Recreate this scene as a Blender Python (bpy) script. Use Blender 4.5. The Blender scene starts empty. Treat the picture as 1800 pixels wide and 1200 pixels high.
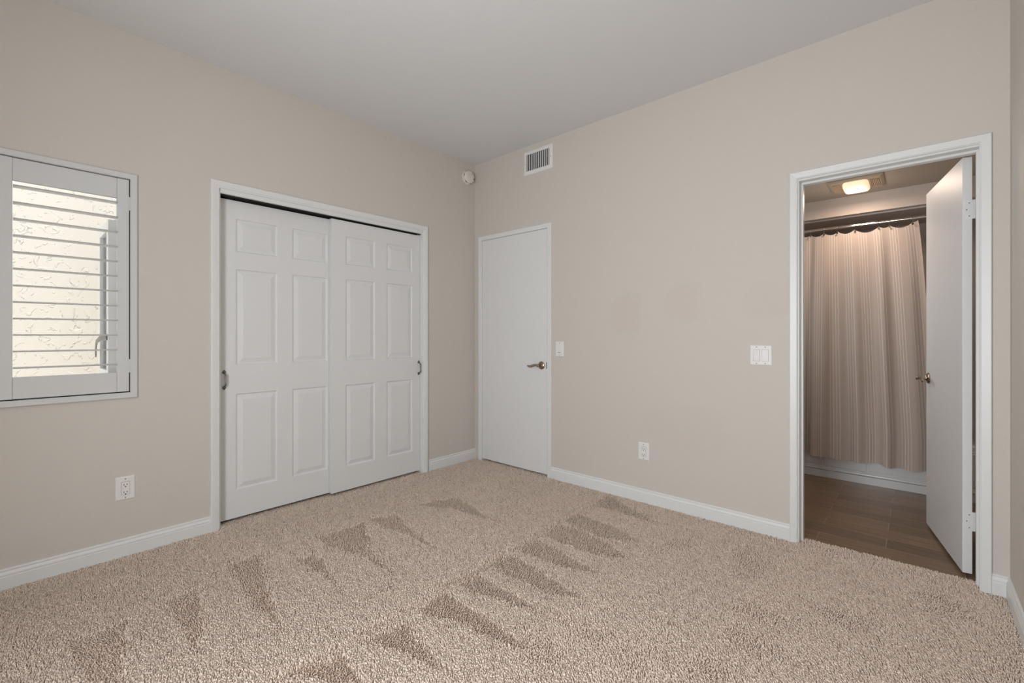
import bpy, bmesh, math
import numpy as np
from mathutils import Vector, Matrix

# ------------------------------------------------------------------ camera, light, exposure
S = bpy.context.scene
COL = S.collection
cam_d = bpy.data.cameras.new('camera')
cam = bpy.data.objects.new('camera', cam_d)
COL.objects.link(cam)
FPX, CX, CY, TURN = 795.776, 903.754, 588.629, 41.6159       # focal length and centre in pixels of the 1800x1200 frame
cam.location = (3.0926, -2.9270, 1.1529)
cam.rotation_euler = (math.radians(90), 0, math.radians(TURN))
cam_d.sensor_width = 36.0
cam_d.lens = FPX / 1800 * 36.0
cam_d.shift_x = (900 - CX) / 1800
cam_d.shift_y = (CY - 600) / 1800
cam_d.clip_start = 0.02
S.camera = cam

S.view_settings.view_transform = 'Standard'
S.view_settings.look = 'None'
S.view_settings.gamma = 1.0
S.view_settings.use_curve_mapping = False
S.view_settings.exposure = 0.0

world = bpy.data.worlds.new('sky')
S.world = world
world.use_nodes = True
bgn = world.node_tree.nodes['Background']
bgn.inputs['Color'].default_value = (0.80, 0.90, 1.0, 1)
bgn.inputs['Strength'].default_value = 1.7

def light(name, kind, loc, rot, energy, color, **kw):
    d = bpy.data.lights.new(name, kind)
    d.energy = energy
    d.color = color
    for k, v in kw.items():
        setattr(d, k, v)
    o = bpy.data.objects.new(name, d)
    o.location = loc
    o.rotation_euler = rot
    COL.objects.link(o)
    return o

# sun on the stucco wall outside the small window
sun_dir = Vector((-0.24, -0.10, -0.96)).normalized()
light('sun', 'SUN', (0, 0, 6), sun_dir.to_track_quat('-Z', 'Y').to_euler(), 8.2, (1.0, 0.975, 0.93), angle=0.03)
# daylight in the big window of the front wall, behind the camera
light('daylight', 'AREA', (2.40, -3.70, 1.20), (math.radians(90), 0, 0), 56.0, (0.925, 0.967, 1.0),
      shape='RECTANGLE', size=0.92, size_y=1.68)
# added fill lamp before the bathroom's solid left wall, to brighten the open door
light('bathroom_fill_light', 'AREA', (1.965, 0.75, 1.49), (math.radians(90), 0, math.radians(-90)), 4.2, (0.86, 0.94, 1.0),
      shape='RECTANGLE', size=0.5, size_y=0.8)

# ------------------------------------------------------------------ helpers
def nodes(m):
    nt = m.node_tree
    return nt, nt.nodes, nt.links, nt.nodes['Principled BSDF']

def mat(name, col, rough=0.5, metal=0.0, spec=0.5, bump=None, var=None):
    """Principled material; bump = list of (scale, strength, distance), var = (scale, amount) mottling of the colour."""
    m = bpy.data.materials.new(name)
    m.use_nodes = True
    nt, N, L, P = nodes(m)
    P.inputs['Base Color'].default_value = (*col, 1)
    P.inputs['Roughness'].default_value = rough
    P.inputs['Metallic'].default_value = metal
    P.inputs['Specular IOR Level'].default_value = spec
    tc = N.new('ShaderNodeTexCoord')
    if var:
        n = N.new('ShaderNodeTexNoise')
        n.inputs['Scale'].default_value = var[0]
        n.inputs['Detail'].default_value = 3
        L.new(tc.outputs['Object'], n.inputs['Vector'])
        mx = N.new('ShaderNodeMix')
        mx.data_type = 'RGBA'
        mx.inputs[6].default_value = (*[c * (1 - var[1]) for c in col], 1)
        mx.inputs[7].default_value = (*[min(1, c * (1 + var[1])) for c in col], 1)
        L.new(n.outputs['Fac'], mx.inputs[0])
        L.new(mx.outputs[2], P.inputs['Base Color'])
    prev = None
    for sc, st, dist in (bump or []):
        n = N.new('ShaderNodeTexNoise')
        n.inputs['Scale'].default_value = sc
        n.inputs['Detail'].default_value = 2
        L.new(tc.outputs['Object'], n.inputs['Vector'])
        b = N.new('ShaderNodeBump')
        b.inputs['Strength'].default_value = st
        b.inputs['Distance'].default_value = dist
        L.new(n.outputs['Fac'], b.inputs['Height'])
        if prev:
            L.new(prev.outputs['Normal'], b.inputs['Normal'])
        prev = b
    if prev:
        L.new(prev.outputs['Normal'], P.inputs['Normal'])
    return m

def bx(bm, x0, x1, y0, y1, z0, z1, bev=0.0, seg=2):
    x0, x1 = min(x0, x1), max(x0, x1)
    y0, y1 = min(y0, y1), max(y0, y1)
    z0, z1 = min(z0, z1), max(z0, z1)
    r = bmesh.ops.create_cube(bm, size=1.0)
    vs = r['verts']
    for v in vs:
        v.co = Vector(((x0 + x1) / 2 + v.co.x * (x1 - x0), (y0 + y1) / 2 + v.co.y * (y1 - y0), (z0 + z1) / 2 + v.co.z * (z1 - z0)))
    if bev:
        es = list({e for v in vs for e in v.link_edges})
        bmesh.ops.bevel(bm, geom=es, offset=bev, offset_type='OFFSET', segments=seg, profile=0.5, affect='EDGES')
    return bm

def box(*a, **k):
    return bx(bmesh.new(), *a, **k)

def lathe(bm, prof, origin=(0, 0, 0), axis='Y', n=28):
    """prof: list of (radius, distance along axis)."""
    rings = []
    for r, h in prof:
        ring = []
        for i in range(n):
            a = 2 * math.pi * i / n
            c, s = r * math.cos(a), r * math.sin(a)
            p = {'X': (h, c, s), 'Y': (c, h, s), 'Z': (c, s, h)}[axis]
            ring.append(bm.verts.new(Vector(p) + Vector(origin)))
        rings.append(ring)
    for a, b in zip(rings, rings[1:]):
        for i in range(n):
            bm.faces.new((a[i], a[(i + 1) % n], b[(i + 1) % n], b[i]))
    bm.faces.new(rings[0])
    bm.faces.new(rings[-1])
    return bm

def tube(bm, pts, rad, n=12):
    """Round tube through pts; rad a number or one per point (may be (a, b) ellipse)."""
    pts = [Vector(p) for p in pts]
    rads = rad if isinstance(rad, (list, tuple)) else [rad] * len(pts)
    up = None
    rings = []
    for i, p in enumerate(pts):
        t = (pts[min(i + 1, len(pts) - 1)] - pts[max(i - 1, 0)]).normalized()
        if up is None:
            up = Vector((0, 0, 1)) if abs(t.z) < 0.9 else Vector((1, 0, 0))
        s = t.cross(up).normalized()
        up = s.cross(t).normalized()
        ra, rb = rads[i] if isinstance(rads[i], (list, tuple)) else (rads[i], rads[i])
        rings.append([bm.verts.new(p + s * (ra * math.cos(2 * math.pi * k / n)) + up * (rb * math.sin(2 * math.pi * k / n))) for k in range(n)])
    for a, b in zip(rings, rings[1:]):
        for i in range(n):
            bm.faces.new((a[i], a[(i + 1) % n], b[(i + 1) % n], b[i]))
    bm.faces.new(rings[0])
    bm.faces.new(rings[-1])
    return bm

def sweep(bm, rows, closed=False, caps=True):
    """rows: list of point lists of equal length; skins neighbouring rows."""
    vv = [[bm.verts.new(p) for p in r] for r in rows]
    n = len(vv[0])
    pairs = list(zip(vv, vv[1:])) + ([(vv[-1], vv[0])] if closed else [])
    for a, b in pairs:
        for i in range(n):
            j = (i + 1) % n
            bm.faces.new((a[i], a[j], b[j], b[i]))
    if caps and not closed:
        bm.faces.new(vv[0])
        bm.faces.new(vv[-1])
    return bm

def xf(bm, M):
    bmesh.ops.transform(bm, matrix=M, verts=bm.verts)
    return bm

def obj(name, bm, m, parent=None, loc=(0, 0, 0), rotz=0.0, smooth=False, label=None):
    bmesh.ops.recalc_face_normals(bm, faces=bm.faces)
    me = bpy.data.meshes.new(name)
    bm.to_mesh(me)
    bm.free()
    me.materials.append(m)
    if smooth:
        for p in me.polygons:
            p.use_smooth = True
        me.set_sharp_from_angle(angle=math.radians(40))
    o = bpy.data.objects.new(name, me)
    COL.objects.link(o)
    o.location = loc
    o.rotation_euler = (0, 0, rotz)
    if parent:
        o.parent = parent
    if label:
        o['label'] = label
    return o

def tag(o, label, cat, group=None, kind=None):
    o['label'] = label
    o['category'] = cat
    if group:
        o['group'] = group
    if kind:
        o['kind'] = kind
    return o

def thing(name, label, cat, loc, rotz=0.0, group=None, kind=None):
    o = bpy.data.objects.new(name, None)
    o.empty_display_size = 0.05
    COL.objects.link(o)
    o.location = loc
    o.rotation_euler = (0, 0, rotz)
    return tag(o, label, cat, group, kind)

def struct(name, bm, m, label, cat, smooth=False):
    return tag(obj(name, bm, m, smooth=smooth), label, cat, kind='structure')

LEFT = math.pi / 2     # local frame of things on the left wall: local X runs along +Y, local -Y points into the room

def copy_tree(o, parent=None):
    c = o.copy()
    COL.objects.link(c)
    c.parent = parent
    for ch in list(o.children):
        copy_tree(ch, c)
    return c

# ------------------------------------------------------------------ dimensions
W, H, FRONT, T = 3.40, 2.74, -3.65, 0.12          # room: x 0..W, y FRONT..0; wall thickness T
CL0, CL1, CLZ = -2.076, -0.605, 1.998             # closet opening
D0, D1, DZ = 0.097, 0.851, 2.022                  # closed door opening
B0, B1, BZ = 2.607, 3.309, 2.006                  # bathroom doorway between jambs
WN0, WN1, WZ0, WZ1 = -3.42, -2.489, 0.853, 1.969  # opening of the small window
BX0, BX1, BY1, BH = 1.95, 3.47, 2.27, 2.25        # bathroom
TUB = 1.508                                       # front of the tub
RODY, RODZ = 1.450, 2.000                         # shower rod

# ------------------------------------------------------------------ materials
WALL = (0.645, 0.597, 0.545)
M = {}
M['wall'] = mat('painted_drywall', WALL, 0.62, spec=0.3, bump=[(150, 0.16, 0.004), (38, 0.10, 0.006)], var=(1.2, 0.012))
M['ceiling'] = mat('ceiling_paint', (0.765, 0.757, 0.755), 0.8, spec=0.2, bump=[(150, 0.14, 0.004)])
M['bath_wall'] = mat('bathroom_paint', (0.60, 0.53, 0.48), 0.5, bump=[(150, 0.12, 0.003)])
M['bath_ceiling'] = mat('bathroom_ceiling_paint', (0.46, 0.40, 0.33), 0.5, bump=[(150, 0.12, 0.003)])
M['trim'] = mat('white_trim_paint', (0.78, 0.78, 0.77), 0.34, bump=[(25, 0.02, 0.002)])
M['door'] = mat('white_door_paint', (0.78, 0.775, 0.77), 0.42, bump=[(90, 0.04, 0.002)], var=(3.0, 0.015))
M['shutter'] = mat('shutter_paint', (0.66, 0.66, 0.655), 0.40)
M['plastic'] = mat('white_plastic', (0.82, 0.80, 0.78), 0.35)
M['smoke'] = mat('aged_white_plastic', (0.80, 0.75, 0.69), 0.45)
M['dark'] = mat('dark_slot', (0.012, 0.012, 0.012), 0.6)
M['grey'] = mat('grey_screw', (0.22, 0.21, 0.20), 0.4, metal=0.6)
M['bronze'] = mat('dark_track_metal', (0.022, 0.021, 0.020), 0.5, metal=0.3)
M['pewter'] = mat('pewter_metal', (0.19, 0.175, 0.15), 0.28, metal=1.0)
M['nickel'] = mat('brushed_nickel', (0.38, 0.32, 0.25), 0.28, metal=1.0)
M['chrome'] = mat('chrome', (0.75, 0.73, 0.70), 0.10, metal=1.0)
M['duct'] = mat('duct_shadow', (0.010, 0.011, 0.013), 0.8)
M['tub'] = mat('tub_enamel', (0.66, 0.66, 0.66), 0.18)
M['vinyl'] = mat('window_vinyl', (0.72, 0.71, 0.69), 0.35)
M['hall'] = mat('hall_paint', (0.25, 0.23, 0.2), 0.8)

# closet doors: painted moulded grain
m = M['closet'] = mat('moulded_door_paint', (0.765, 0.762, 0.755), 0.42, var=(2.5, 0.02))
nt, N, L, P = nodes(m)
tc = N.new('ShaderNodeTexCoord'); mp = N.new('ShaderNodeMapping')
mp.inputs['Scale'].default_value = (60, 220, 5)
n = N.new('ShaderNodeTexNoise'); n.inputs['Scale'].default_value = 1.0; n.inputs['Detail'].default_value = 3
b = N.new('ShaderNodeBump'); b.inputs['Strength'].default_value = 0.10; b.inputs['Distance'].default_value = 0.002
L.new(tc.outputs['Object'], mp.inputs['Vector']); L.new(mp.outputs['Vector'], n.inputs['Vector'])
L.new(n.outputs['Fac'], b.inputs['Height']); L.new(b.outputs['Normal'], P.inputs['Normal'])

# back wall: the same paint with a few faint scuffs where pictures hung
m = M['wall_scuffed'] = mat('painted_drywall_with_scuffs', WALL, 0.62, spec=0.3, bump=[(150, 0.16, 0.004), (38, 0.10, 0.006)])
nt, N, L, P = nodes(m)
tc = N.new('ShaderNodeTexCoord')
fac = None
for cx_, cz_, rx, rz, amt in [(1.56, 1.30, 0.15, 0.19, 0.5), (1.96, 1.36, 0.15, 0.16, 0.45), (2.45, 1.36, 0.16, 0.13, 0.3), (1.98, 0.55, 0.35, 0.18, 0.3)]:
    mp = N.new('ShaderNodeMapping')
    mp.inputs['Location'].default_value = (-cx_ / rx, 0, -cz_ / rz)
    mp.inputs['Scale'].default_value = (1 / rx, 0, 1 / rz)
    L.new(tc.outputs['Object'], mp.inputs['Vector'])
    ns = N.new('ShaderNodeTexNoise'); ns.inputs['Scale'].default_value = 2.2; ns.inputs['Detail'].default_value = 4
    L.new(mp.outputs['Vector'], ns.inputs['Vector'])
    ln = N.new('ShaderNodeVectorMath'); ln.operation = 'LENGTH'
    L.new(mp.outputs['Vector'], ln.inputs[0])
    ad = N.new('ShaderNodeMath'); ad.operation = 'ADD'
    L.new(ln.outputs['Value'], ad.inputs[0]); L.new(ns.outputs['Fac'], ad.inputs[1])
    mr = N.new('ShaderNodeMapRange'); mr.interpolation_type = 'SMOOTHSTEP'
    mr.inputs['From Min'].default_value = 1.55; mr.inputs['From Max'].default_value = 1.0
    mr.inputs['To Max'].default_value = amt
    L.new(ad.outputs[0], mr.inputs['Value'])
    if fac is None:
        fac = mr.outputs['Result']
    else:
        mxm = N.new('ShaderNodeMath'); mxm.operation = 'MAXIMUM'
        L.new(fac, mxm.inputs[0]); L.new(mr.outputs['Result'], mxm.inputs[1])
        fac = mxm.outputs[0]
mx = N.new('ShaderNodeMix'); mx.data_type = 'RGBA'
mx.inputs[6].default_value = (*WALL, 1)
mx.inputs[7].default_value = (WALL[0] * 0.955, WALL[1] * 0.90, WALL[2] * 0.90, 1)
L.new(fac, mx.inputs[0]); L.new(mx.outputs[2], P.inputs['Base Color'])

# carpet: yarn colour varies from tuft to tuft
m = M['carpet'] = mat('cut_pile_carpet', (0.5, 0.42, 0.34), 0.95, spec=0.1)
nt, N, L, P = nodes(m)
at = N.new('ShaderNodeAttribute'); at.attribute_name = 'yarn'
cr = N.new('ShaderNodeValToRGB')
e = cr.color_ramp.elements
e[0].position, e[0].color = 0.0, (0.46, 0.35, 0.275, 1)
e[1].position, e[1].color = 1.0, (0.97, 0.83, 0.715, 1)
x = e.new(0.45); x.color = (0.82, 0.675, 0.57, 1)
L.new(at.outputs['Fac'], cr.inputs['Fac']); L.new(cr.outputs['Color'], P.inputs['Base Color'])

# bathroom floor: wood-look planks
m = M['plank'] = mat('wood_look_tile', (0.2, 0.15, 0.1), 0.34)
nt, N, L, P = nodes(m)
tc = N.new('ShaderNodeTexCoord')
mp = N.new('ShaderNodeMapping'); mp.inputs['Location'].default_value = (-2.668 + 0.6, -0.25 + 0.145 * 2, 0)
br = N.new('ShaderNodeTexBrick')
br.inputs['Scale'].default_value = 1.0
br.inputs['Brick Width'].default_value = 0.6; br.inputs['Row Height'].default_value = 0.145
br.inputs['Mortar Size'].default_value = 0.0022; br.inputs['Mortar Smooth'].default_value = 0.3
br.inputs['Color1'].default_value = (0.225, 0.148, 0.092, 1); br.inputs['Color2'].default_value = (0.150, 0.098, 0.060, 1)
br.inputs['Mortar'].default_value = (0.30, 0.24, 0.19, 1); br.offset = 0.5
L.new(tc.outputs['Object'], mp.inputs['Vector']); L.new(mp.outputs['Vector'], br.inputs['Vector'])
mg = N.new('ShaderNodeMapping'); mg.inputs['Scale'].default_value = (4, 70, 1)
L.new(tc.outputs['Object'], mg.inputs['Vector'])
ng = N.new('ShaderNodeTexNoise'); ng.inputs['Scale'].default_value = 1.0; ng.inputs['Detail'].default_value = 6; ng.inputs['Roughness'].default_value = 0.65
L.new(mg.outputs['Vector'], ng.inputs['Vector'])
mr = N.new('ShaderNodeMapRange'); mr.inputs['From Min'].default_value = 0.25; mr.inputs['From Max'].default_value = 0.75
mr.inputs['To Min'].default_value = 0.62; mr.inputs['To Max'].default_value = 1.35
L.new(ng.outputs['Fac'], mr.inputs['Value'])
ml = N.new('ShaderNodeVectorMath'); ml.operation = 'SCALE'
L.new(br.outputs['Color'], ml.inputs[0]); L.new(mr.outputs['Result'], ml.inputs['Scale'])
L.new(ml.outputs['Vector'], P.inputs['Base Color'])
bp = N.new('ShaderNodeBump'); bp.inputs['Strength'].default_value = 0.25; bp.inputs['Distance'].default_value = 0.002; bp.invert = True
L.new(br.outputs['Fac'], bp.inputs['Height']); L.new(bp.outputs['Normal'], P.inputs['Normal'])

# shower curtain: woven stripes running down the cloth
m = M['curtain'] = mat('striped_curtain_cloth', (0.6, 0.5, 0.42), 0.85, spec=0.2)
nt, N, L, P = nodes(m)
uv = N.new('ShaderNodeUVMap')
sx = N.new('ShaderNodeSeparateXYZ'); L.new(uv.outputs['UV'], sx.inputs[0])
def wave(freq, ph, lo, hi):
    a = N.new('ShaderNodeMath'); a.operation = 'MULTIPLY_ADD'; a.inputs[1].default_value = freq * 2 * math.pi; a.inputs[2].default_value = ph
    L.new(sx.outputs['X'], a.inputs[0])
    s = N.new('ShaderNodeMath'); s.operation = 'SINE'; L.new(a.outputs[0], s.inputs[0])
    r = N.new('ShaderNodeMapRange'); r.inputs['From Min'].default_value = lo; r.inputs['From Max'].default_value = hi
    L.new(s.outputs[0], r.inputs['Value'])
    return r.outputs['Result']
fine = wave(64, 0.0, 0.80, 0.98)
bandw = wave(10.67, 0.6, -0.45, -0.05)
mm = N.new('ShaderNodeMath'); mm.operation = 'MULTIPLY'; L.new(fine, mm.inputs[0]); L.new(bandw, mm.inputs[1])
mx = N.new('ShaderNodeMix'); mx.data_type = 'RGBA'
mx.inputs[6].default_value = (0.52, 0.435, 0.38, 1); mx.inputs[7].default_value = (0.80, 0.73, 0.67, 1)
L.new(mm.outputs[0], mx.inputs[0]); L.new(mx.outputs[2], P.inputs['Base Color'])
tr = N.new('ShaderNodeBsdfTransparent')
ms = N.new('ShaderNodeMixShader'); ms.inputs[0].default_value = 0.12
L.new(P.outputs[0], ms.inputs[1]); L.new(tr.outputs[0], ms.inputs[2])
L.new(ms.outputs[0], N['Material Output'].inputs['Surface'])

# window glass: clear, a little reflective
m = M['glass'] = bpy.data.materials.new('window_glass')
m.use_nodes = True
nt = m.node_tree; N = nt.nodes; L = nt.links
N.remove(N['Principled BSDF'])
tr = N.new('ShaderNodeBsdfTransparent'); tr.inputs[0].default_value = (0.96, 0.98, 0.97, 1)
gl = N.new('ShaderNodeBsdfGlossy'); gl.inputs['Roughness'].default_value = 0.02
fr = N.new('ShaderNodeFresnel'); fr.inputs[0].default_value = 1.45
ms = N.new('ShaderNodeMixShader')
L.new(fr.outputs[0], ms.inputs[0]); L.new(tr.outputs[0], ms.inputs[1]); L.new(gl.outputs[0], ms.inputs[2])
L.new(ms.outputs[0], N['Material Output'].inputs['Surface'])

# stucco outside, with trowel marks
m = M['stucco'] = mat('cream_stucco', (0.64, 0.595, 0.525), 0.9, spec=0.1)
nt, N, L, P = nodes(m)
tc = N.new('ShaderNodeTexCoord')
n1 = N.new('ShaderNodeTexNoise'); n1.inputs['Scale'].default_value = 10; n1.inputs['Detail'].default_value = 4; n1.inputs['Distortion'].default_value = 2.5
L.new(tc.outputs['Object'], n1.inputs['Vector'])
r1 = N.new('ShaderNodeMapRange'); r1.inputs['From Min'].default_value = 0.60; r1.inputs['From Max'].default_value = 0.63
L.new(n1.outputs['Fac'], r1.inputs['Value'])
bp = N.new('ShaderNodeBump'); bp.inputs['Strength'].default_value = 0.6; bp.inputs['Distance'].default_value = 0.012
L.new(r1.outputs['Result'], bp.inputs['Height']); L.new(bp.outputs['Normal'], P.inputs['Normal'])

# glowing lens of the bathroom light
m = M['lens'] = mat('lit_lens', (0.9, 0.8, 0.65), 0.4)
nt, N, L, P = nodes(m)
P.inputs['Emission Color'].default_value = (1.0, 0.72, 0.46, 1)
P.inputs['Emission Strength'].default_value = 0.85
M['fan'] = mat('yellowed_fan_grille', (0.50, 0.41, 0.30), 0.5)

# ------------------------------------------------------------------ walls
def wall_grid(us, zs, solid, place, t):
    """Wall slab on a grid; solid(i,j) tells if a cell is wall; place(u, w, z) gives the point, w = 0 front face .. t back face."""
    bm = bmesh.new()
    cache = {}
    def v(u, w, z):
        k = (round(u, 5), w, round(z, 5))
        if k not in cache:
            cache[k] = bm.verts.new(place(u, w, z))
        return cache[k]
    nu, nz = len(us) - 1, len(zs) - 1
    S_ = lambda i, j: 0 <= i < nu and 0 <= j < nz and solid(i, j)
    for i in range(nu):
        for j in range(nz):
            if not S_(i, j):
                continue
            a, b, c, d = us[i], us[i + 1], zs[j], zs[j + 1]
            bm.faces.new((v(a, 0, c), v(b, 0, c), v(b, 0, d), v(a, 0, d)))
            bm.faces.new((v(a, t, c), v(a, t, d), v(b, t, d), v(b, t, c)))
            if not S_(i - 1, j): bm.faces.new((v(a, 0, c), v(a, 0, d), v(a, t, d), v(a, t, c)))
            if not S_(i + 1, j): bm.faces.new((v(b, 0, c), v(b, t, c), v(b, t, d), v(b, 0, d)))
            if not S_(i, j - 1): bm.faces.new((v(a, 0, c), v(a, t, c), v(b, t, c), v(b, 0, c)))
            if not S_(i, j + 1): bm.faces.new((v(a, 0, d), v(b, 0, d), v(b, t, d), v(a, t, d)))
    return bm

def holes(us, zs, hs):
    def solid(i, j):
        u, z = (us[i] + us[i + 1]) / 2, (zs[j] + zs[j + 1]) / 2
        return not any(a < u < b and c < z < d for a, b, c, d in hs)
    return solid

G = -0.02   # walls start a little below the pile
hs = [(WN0, WN1, WZ0, WZ1), (CL0 - 0.012, CL1 + 0.012, G, CLZ + 0.012)]
us = [FRONT - T, WN0, WN1, CL0 - 0.012, CL1 + 0.012, 0]
zs = [G, WZ0, WZ1, CLZ + 0.012, H]
struct('wall_left', wall_grid(us, zs, holes(us, zs, hs), lambda u, w, z: (-w, u, z), T), M['wall'],
       'beige textured wall with the shuttered window and sliding closet', 'wall')
hs = [(D0 - 0.012, D1 + 0.012, G, DZ + 0.012), (B0 - 0.014, B1 + 0.014, G, BZ + 0.014)]
us = [-T, D0 - 0.012, D1 + 0.012, B0 - 0.014, B1 + 0.014, W + T]
zs = [G, BZ + 0.014, DZ + 0.012, H]
struct('wall_back', wall_grid(us, zs, holes(us, zs, hs), lambda u, w, z: (u, w, z), T), M['wall_scuffed'],
       'beige wall holding the closed door, switches, air vent and bathroom doorway', 'wall')
struct('wall_right', box(W, W + T, FRONT - T, 0, G, H), M['wall'], 'narrow strip of beige wall at the right edge of the picture', 'wall')
hs = [(1.92, 2.88, 0.34, 2.06)]
us = [0, 1.92, 2.88, W]
zs = [G, 0.34, 2.06, H]
struct('wall_front', wall_grid(us, zs, holes(us, zs, hs), lambda u, w, z: (u, FRONT - w, z), T), M['wall'],
       'beige wall with the large window, behind the camera', 'wall')
struct('ceiling', box(-T, W + T, FRONT - T, T, H, H + 0.12), M['ceiling'], 'plain pale grey textured ceiling of the bedroom', 'ceiling')
# bathroom shell
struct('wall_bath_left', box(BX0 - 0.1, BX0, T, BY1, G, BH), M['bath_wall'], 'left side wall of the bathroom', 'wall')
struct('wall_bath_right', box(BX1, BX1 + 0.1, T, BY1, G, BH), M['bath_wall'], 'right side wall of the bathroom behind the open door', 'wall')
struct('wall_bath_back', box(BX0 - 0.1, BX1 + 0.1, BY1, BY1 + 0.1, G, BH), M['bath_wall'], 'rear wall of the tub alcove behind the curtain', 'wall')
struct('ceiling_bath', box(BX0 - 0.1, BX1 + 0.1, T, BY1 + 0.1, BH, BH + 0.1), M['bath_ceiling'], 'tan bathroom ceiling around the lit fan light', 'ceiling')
bm = box(BX0, BX1, TUB, BY1, 2.104, BH)
bx(bm, BX0, BX1, TUB + 0.055, TUB + 0.085, 2.092, 2.106, bev=0.004)
struct('wall_soffit', bm, M['bath_wall'], 'dropped soffit above the shower rod', 'soffit')
# closet and hall behind the closed doors
bm = box(-0.80, -0.78, -2.3, -0.4, G, 2.4)
bx(bm, -0.8, -T, -2.32, -2.3, G, 2.4); bx(bm, -0.8, -T, -0.4, -0.38, G, 2.4); bx(bm, -0.8, -T, -2.32, -0.38, 2.4, 2.42)
struct('wall_closet', bm, M['hall'], 'dim inside walls of the closet behind the sliding doors', 'wall')
bm = box(-0.1, 1.1, 0.9, 0.92, G, 2.3)
bx(bm, -0.12, -0.1, T, 0.92, G, 2.3); bx(bm, 1.1, 1.12, T, 0.92, G, 2.3); bx(bm, -0.12, 1.12, T, 0.92, 2.3, 2.32)
struct('wall_hall', bm, M['hall'], 'dim hall walls behind the closed door', 'wall')

# ------------------------------------------------------------------ floors
bm = box(BX0, BX1, 0.0905, BY1, -0.05, -0.002)
struct('floor_bath', bm, M['plank'], 'brown wood-look plank tile floor of the bathroom', 'floor')
M['concrete'] = mat('pale_concrete', (0.72, 0.70, 0.67), 0.9, var=(3, 0.05))
struct('floor_outside', box(-8, -T - 0.001, -12, 4, -0.35, -0.2), M['concrete'], 'concrete ground outside the small window', 'ground')

MARKS = {  # strokes left by the vacuum cleaner, on the floor (x, y)
    'W1': [(1.469, -0.054), (1.45, -0.287), (1.701, -0.284), (1.944, -0.277)], 'W2': [(1.452, -0.456), (1.463, -0.637), (1.761, -0.667), (1.972, -0.582), (1.733, -0.487)],
    'W3': [(1.473, -0.674), (1.479, -0.868), (1.819, -0.882), (2.019, -0.785), (1.779, -0.698)], 'W4': [(1.482, -0.924), (1.481, -1.107), (1.792, -1.099), (1.966, -1.015), (1.73, -0.961)],
    'W5': [(1.494, -1.154), (1.486, -1.327), (1.85, -1.312), (2.029, -1.241), (1.806, -1.211)], 'W6': [(1.497, -1.404), (1.524, -1.552), (1.78, -1.5), (1.971, -1.451), (1.76, -1.422)],
    'W7': [(1.521, -1.61), (1.54, -1.788), (1.789, -1.708), (2.046, -1.651), (1.827, -1.618)], 'W8': [(1.554, -1.851), (1.52, -2.041), (1.725, -1.956), (1.954, -1.914), (1.727, -1.894)],
    'W9': [(1.544, -2.108), (1.487, -2.306), (1.611, -2.236), (1.815, -2.149), (1.646, -2.137)], 'V1': [(0.531, -1.103), (0.668, -0.796), (0.973, -0.869), (1.216, -0.913), (0.769, -0.96)],
    'V2': [(0.511, -1.426), (0.604, -1.247), (1.202, -1.405), (0.877, -1.373), (0.677, -1.425)], 'V3': [(0.539, -1.761), (0.537, -1.449), (0.886, -1.6), (1.269, -1.702), (0.905, -1.694), (0.689, -1.758)],
    'V4': [(0.69, -1.934), (0.721, -1.832), (1.209, -1.929), (0.943, -1.924)], 'V5': [(0.531, -2.19), (0.508, -2.03), (0.92, -2.138), (1.263, -2.207), (0.965, -2.23)],
    'V6': [(0.653, -2.468), (0.624, -2.321), (0.979, -2.404), (1.155, -2.455), (0.987, -2.466)], 'V7': [(0.711, -2.776), (0.707, -2.593), (0.803, -2.607), (0.956, -2.639), (1.128, -2.665), (1.033, -2.749)],
}
FAINT = {'S1': [(0.298, -2.123), (0.238, -1.737), (0.246, -1.215), (0.304, -1.305), (0.326, -1.79)],
    'S2': [(0.337, -1.248), (0.406, -0.921), (0.52, -0.881), (0.477, -1.206)],
    'S3': [(0.764, -0.665), (1.005, -0.57), (1.291, -0.586), (1.06, -0.661)],
    'R1': [(2.012, -0.652), (2.063, -0.398), (2.17, -0.203), (2.185, -0.383), (2.098, -0.634)],
    'R2': [(2.381, -0.299), (2.526, -0.335), (2.542, -0.572), (2.429, -0.569)],
    'R3': [(2.476, -0.914), (2.555, -0.773), (2.734, -0.822), (2.645, -0.925)],
    'R4': [(2.491, -1.085), (2.569, -0.992), (2.749, -1.065), (2.684, -1.142)],
    'R5': [(1.92, -1.43), (1.984, -1.389), (2.264, -1.397), (2.176, -1.454)],
    'R6': [(1.921, -1.637), (1.965, -1.552), (2.155, -1.574), (2.136, -1.684), (2.001, -1.71)],
    'R7': [(2.466, -1.336), (2.523, -1.247), (2.629, -1.281), (2.57, -1.384)],
    'R8': [(3.072, -0.196), (3.222, -0.152), (3.277, -0.364), (3.144, -0.384)],
    'R9': [(2.744, -0.633), (2.896, -0.578), (3.009, -0.648), (2.855, -0.738)],
    'L1': [(0.528, -2.938), (0.577, -2.852), (0.796, -2.838), (0.85, -2.912), (0.822, -2.937)],
    'L2': [(0.33, -2.777), (0.286, -2.608), (0.263, -2.458), (0.354, -2.515), (0.422, -2.696)]}
LINES = [((1.46, -0.05), (1.50, -2.35), 0.030), ((0.60, -0.95), (0.50, -2.85), 0.022)]     # ridges where the strokes start

def inside(px, py, poly):
    r = np.zeros(px.shape, bool)
    n = len(poly)
    for i in range(n):
        (x0, y0), (x1, y1) = poly[i], poly[(i + 1) % n]
        c = (y0 > py) != (y1 > py)
        with np.errstate(divide='ignore', invalid='ignore'):
            xi = (x1 - x0) * (py - y0) / (y1 - y0 + 1e-12) + x0
        r ^= c & (px < xi)
    return r

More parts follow.
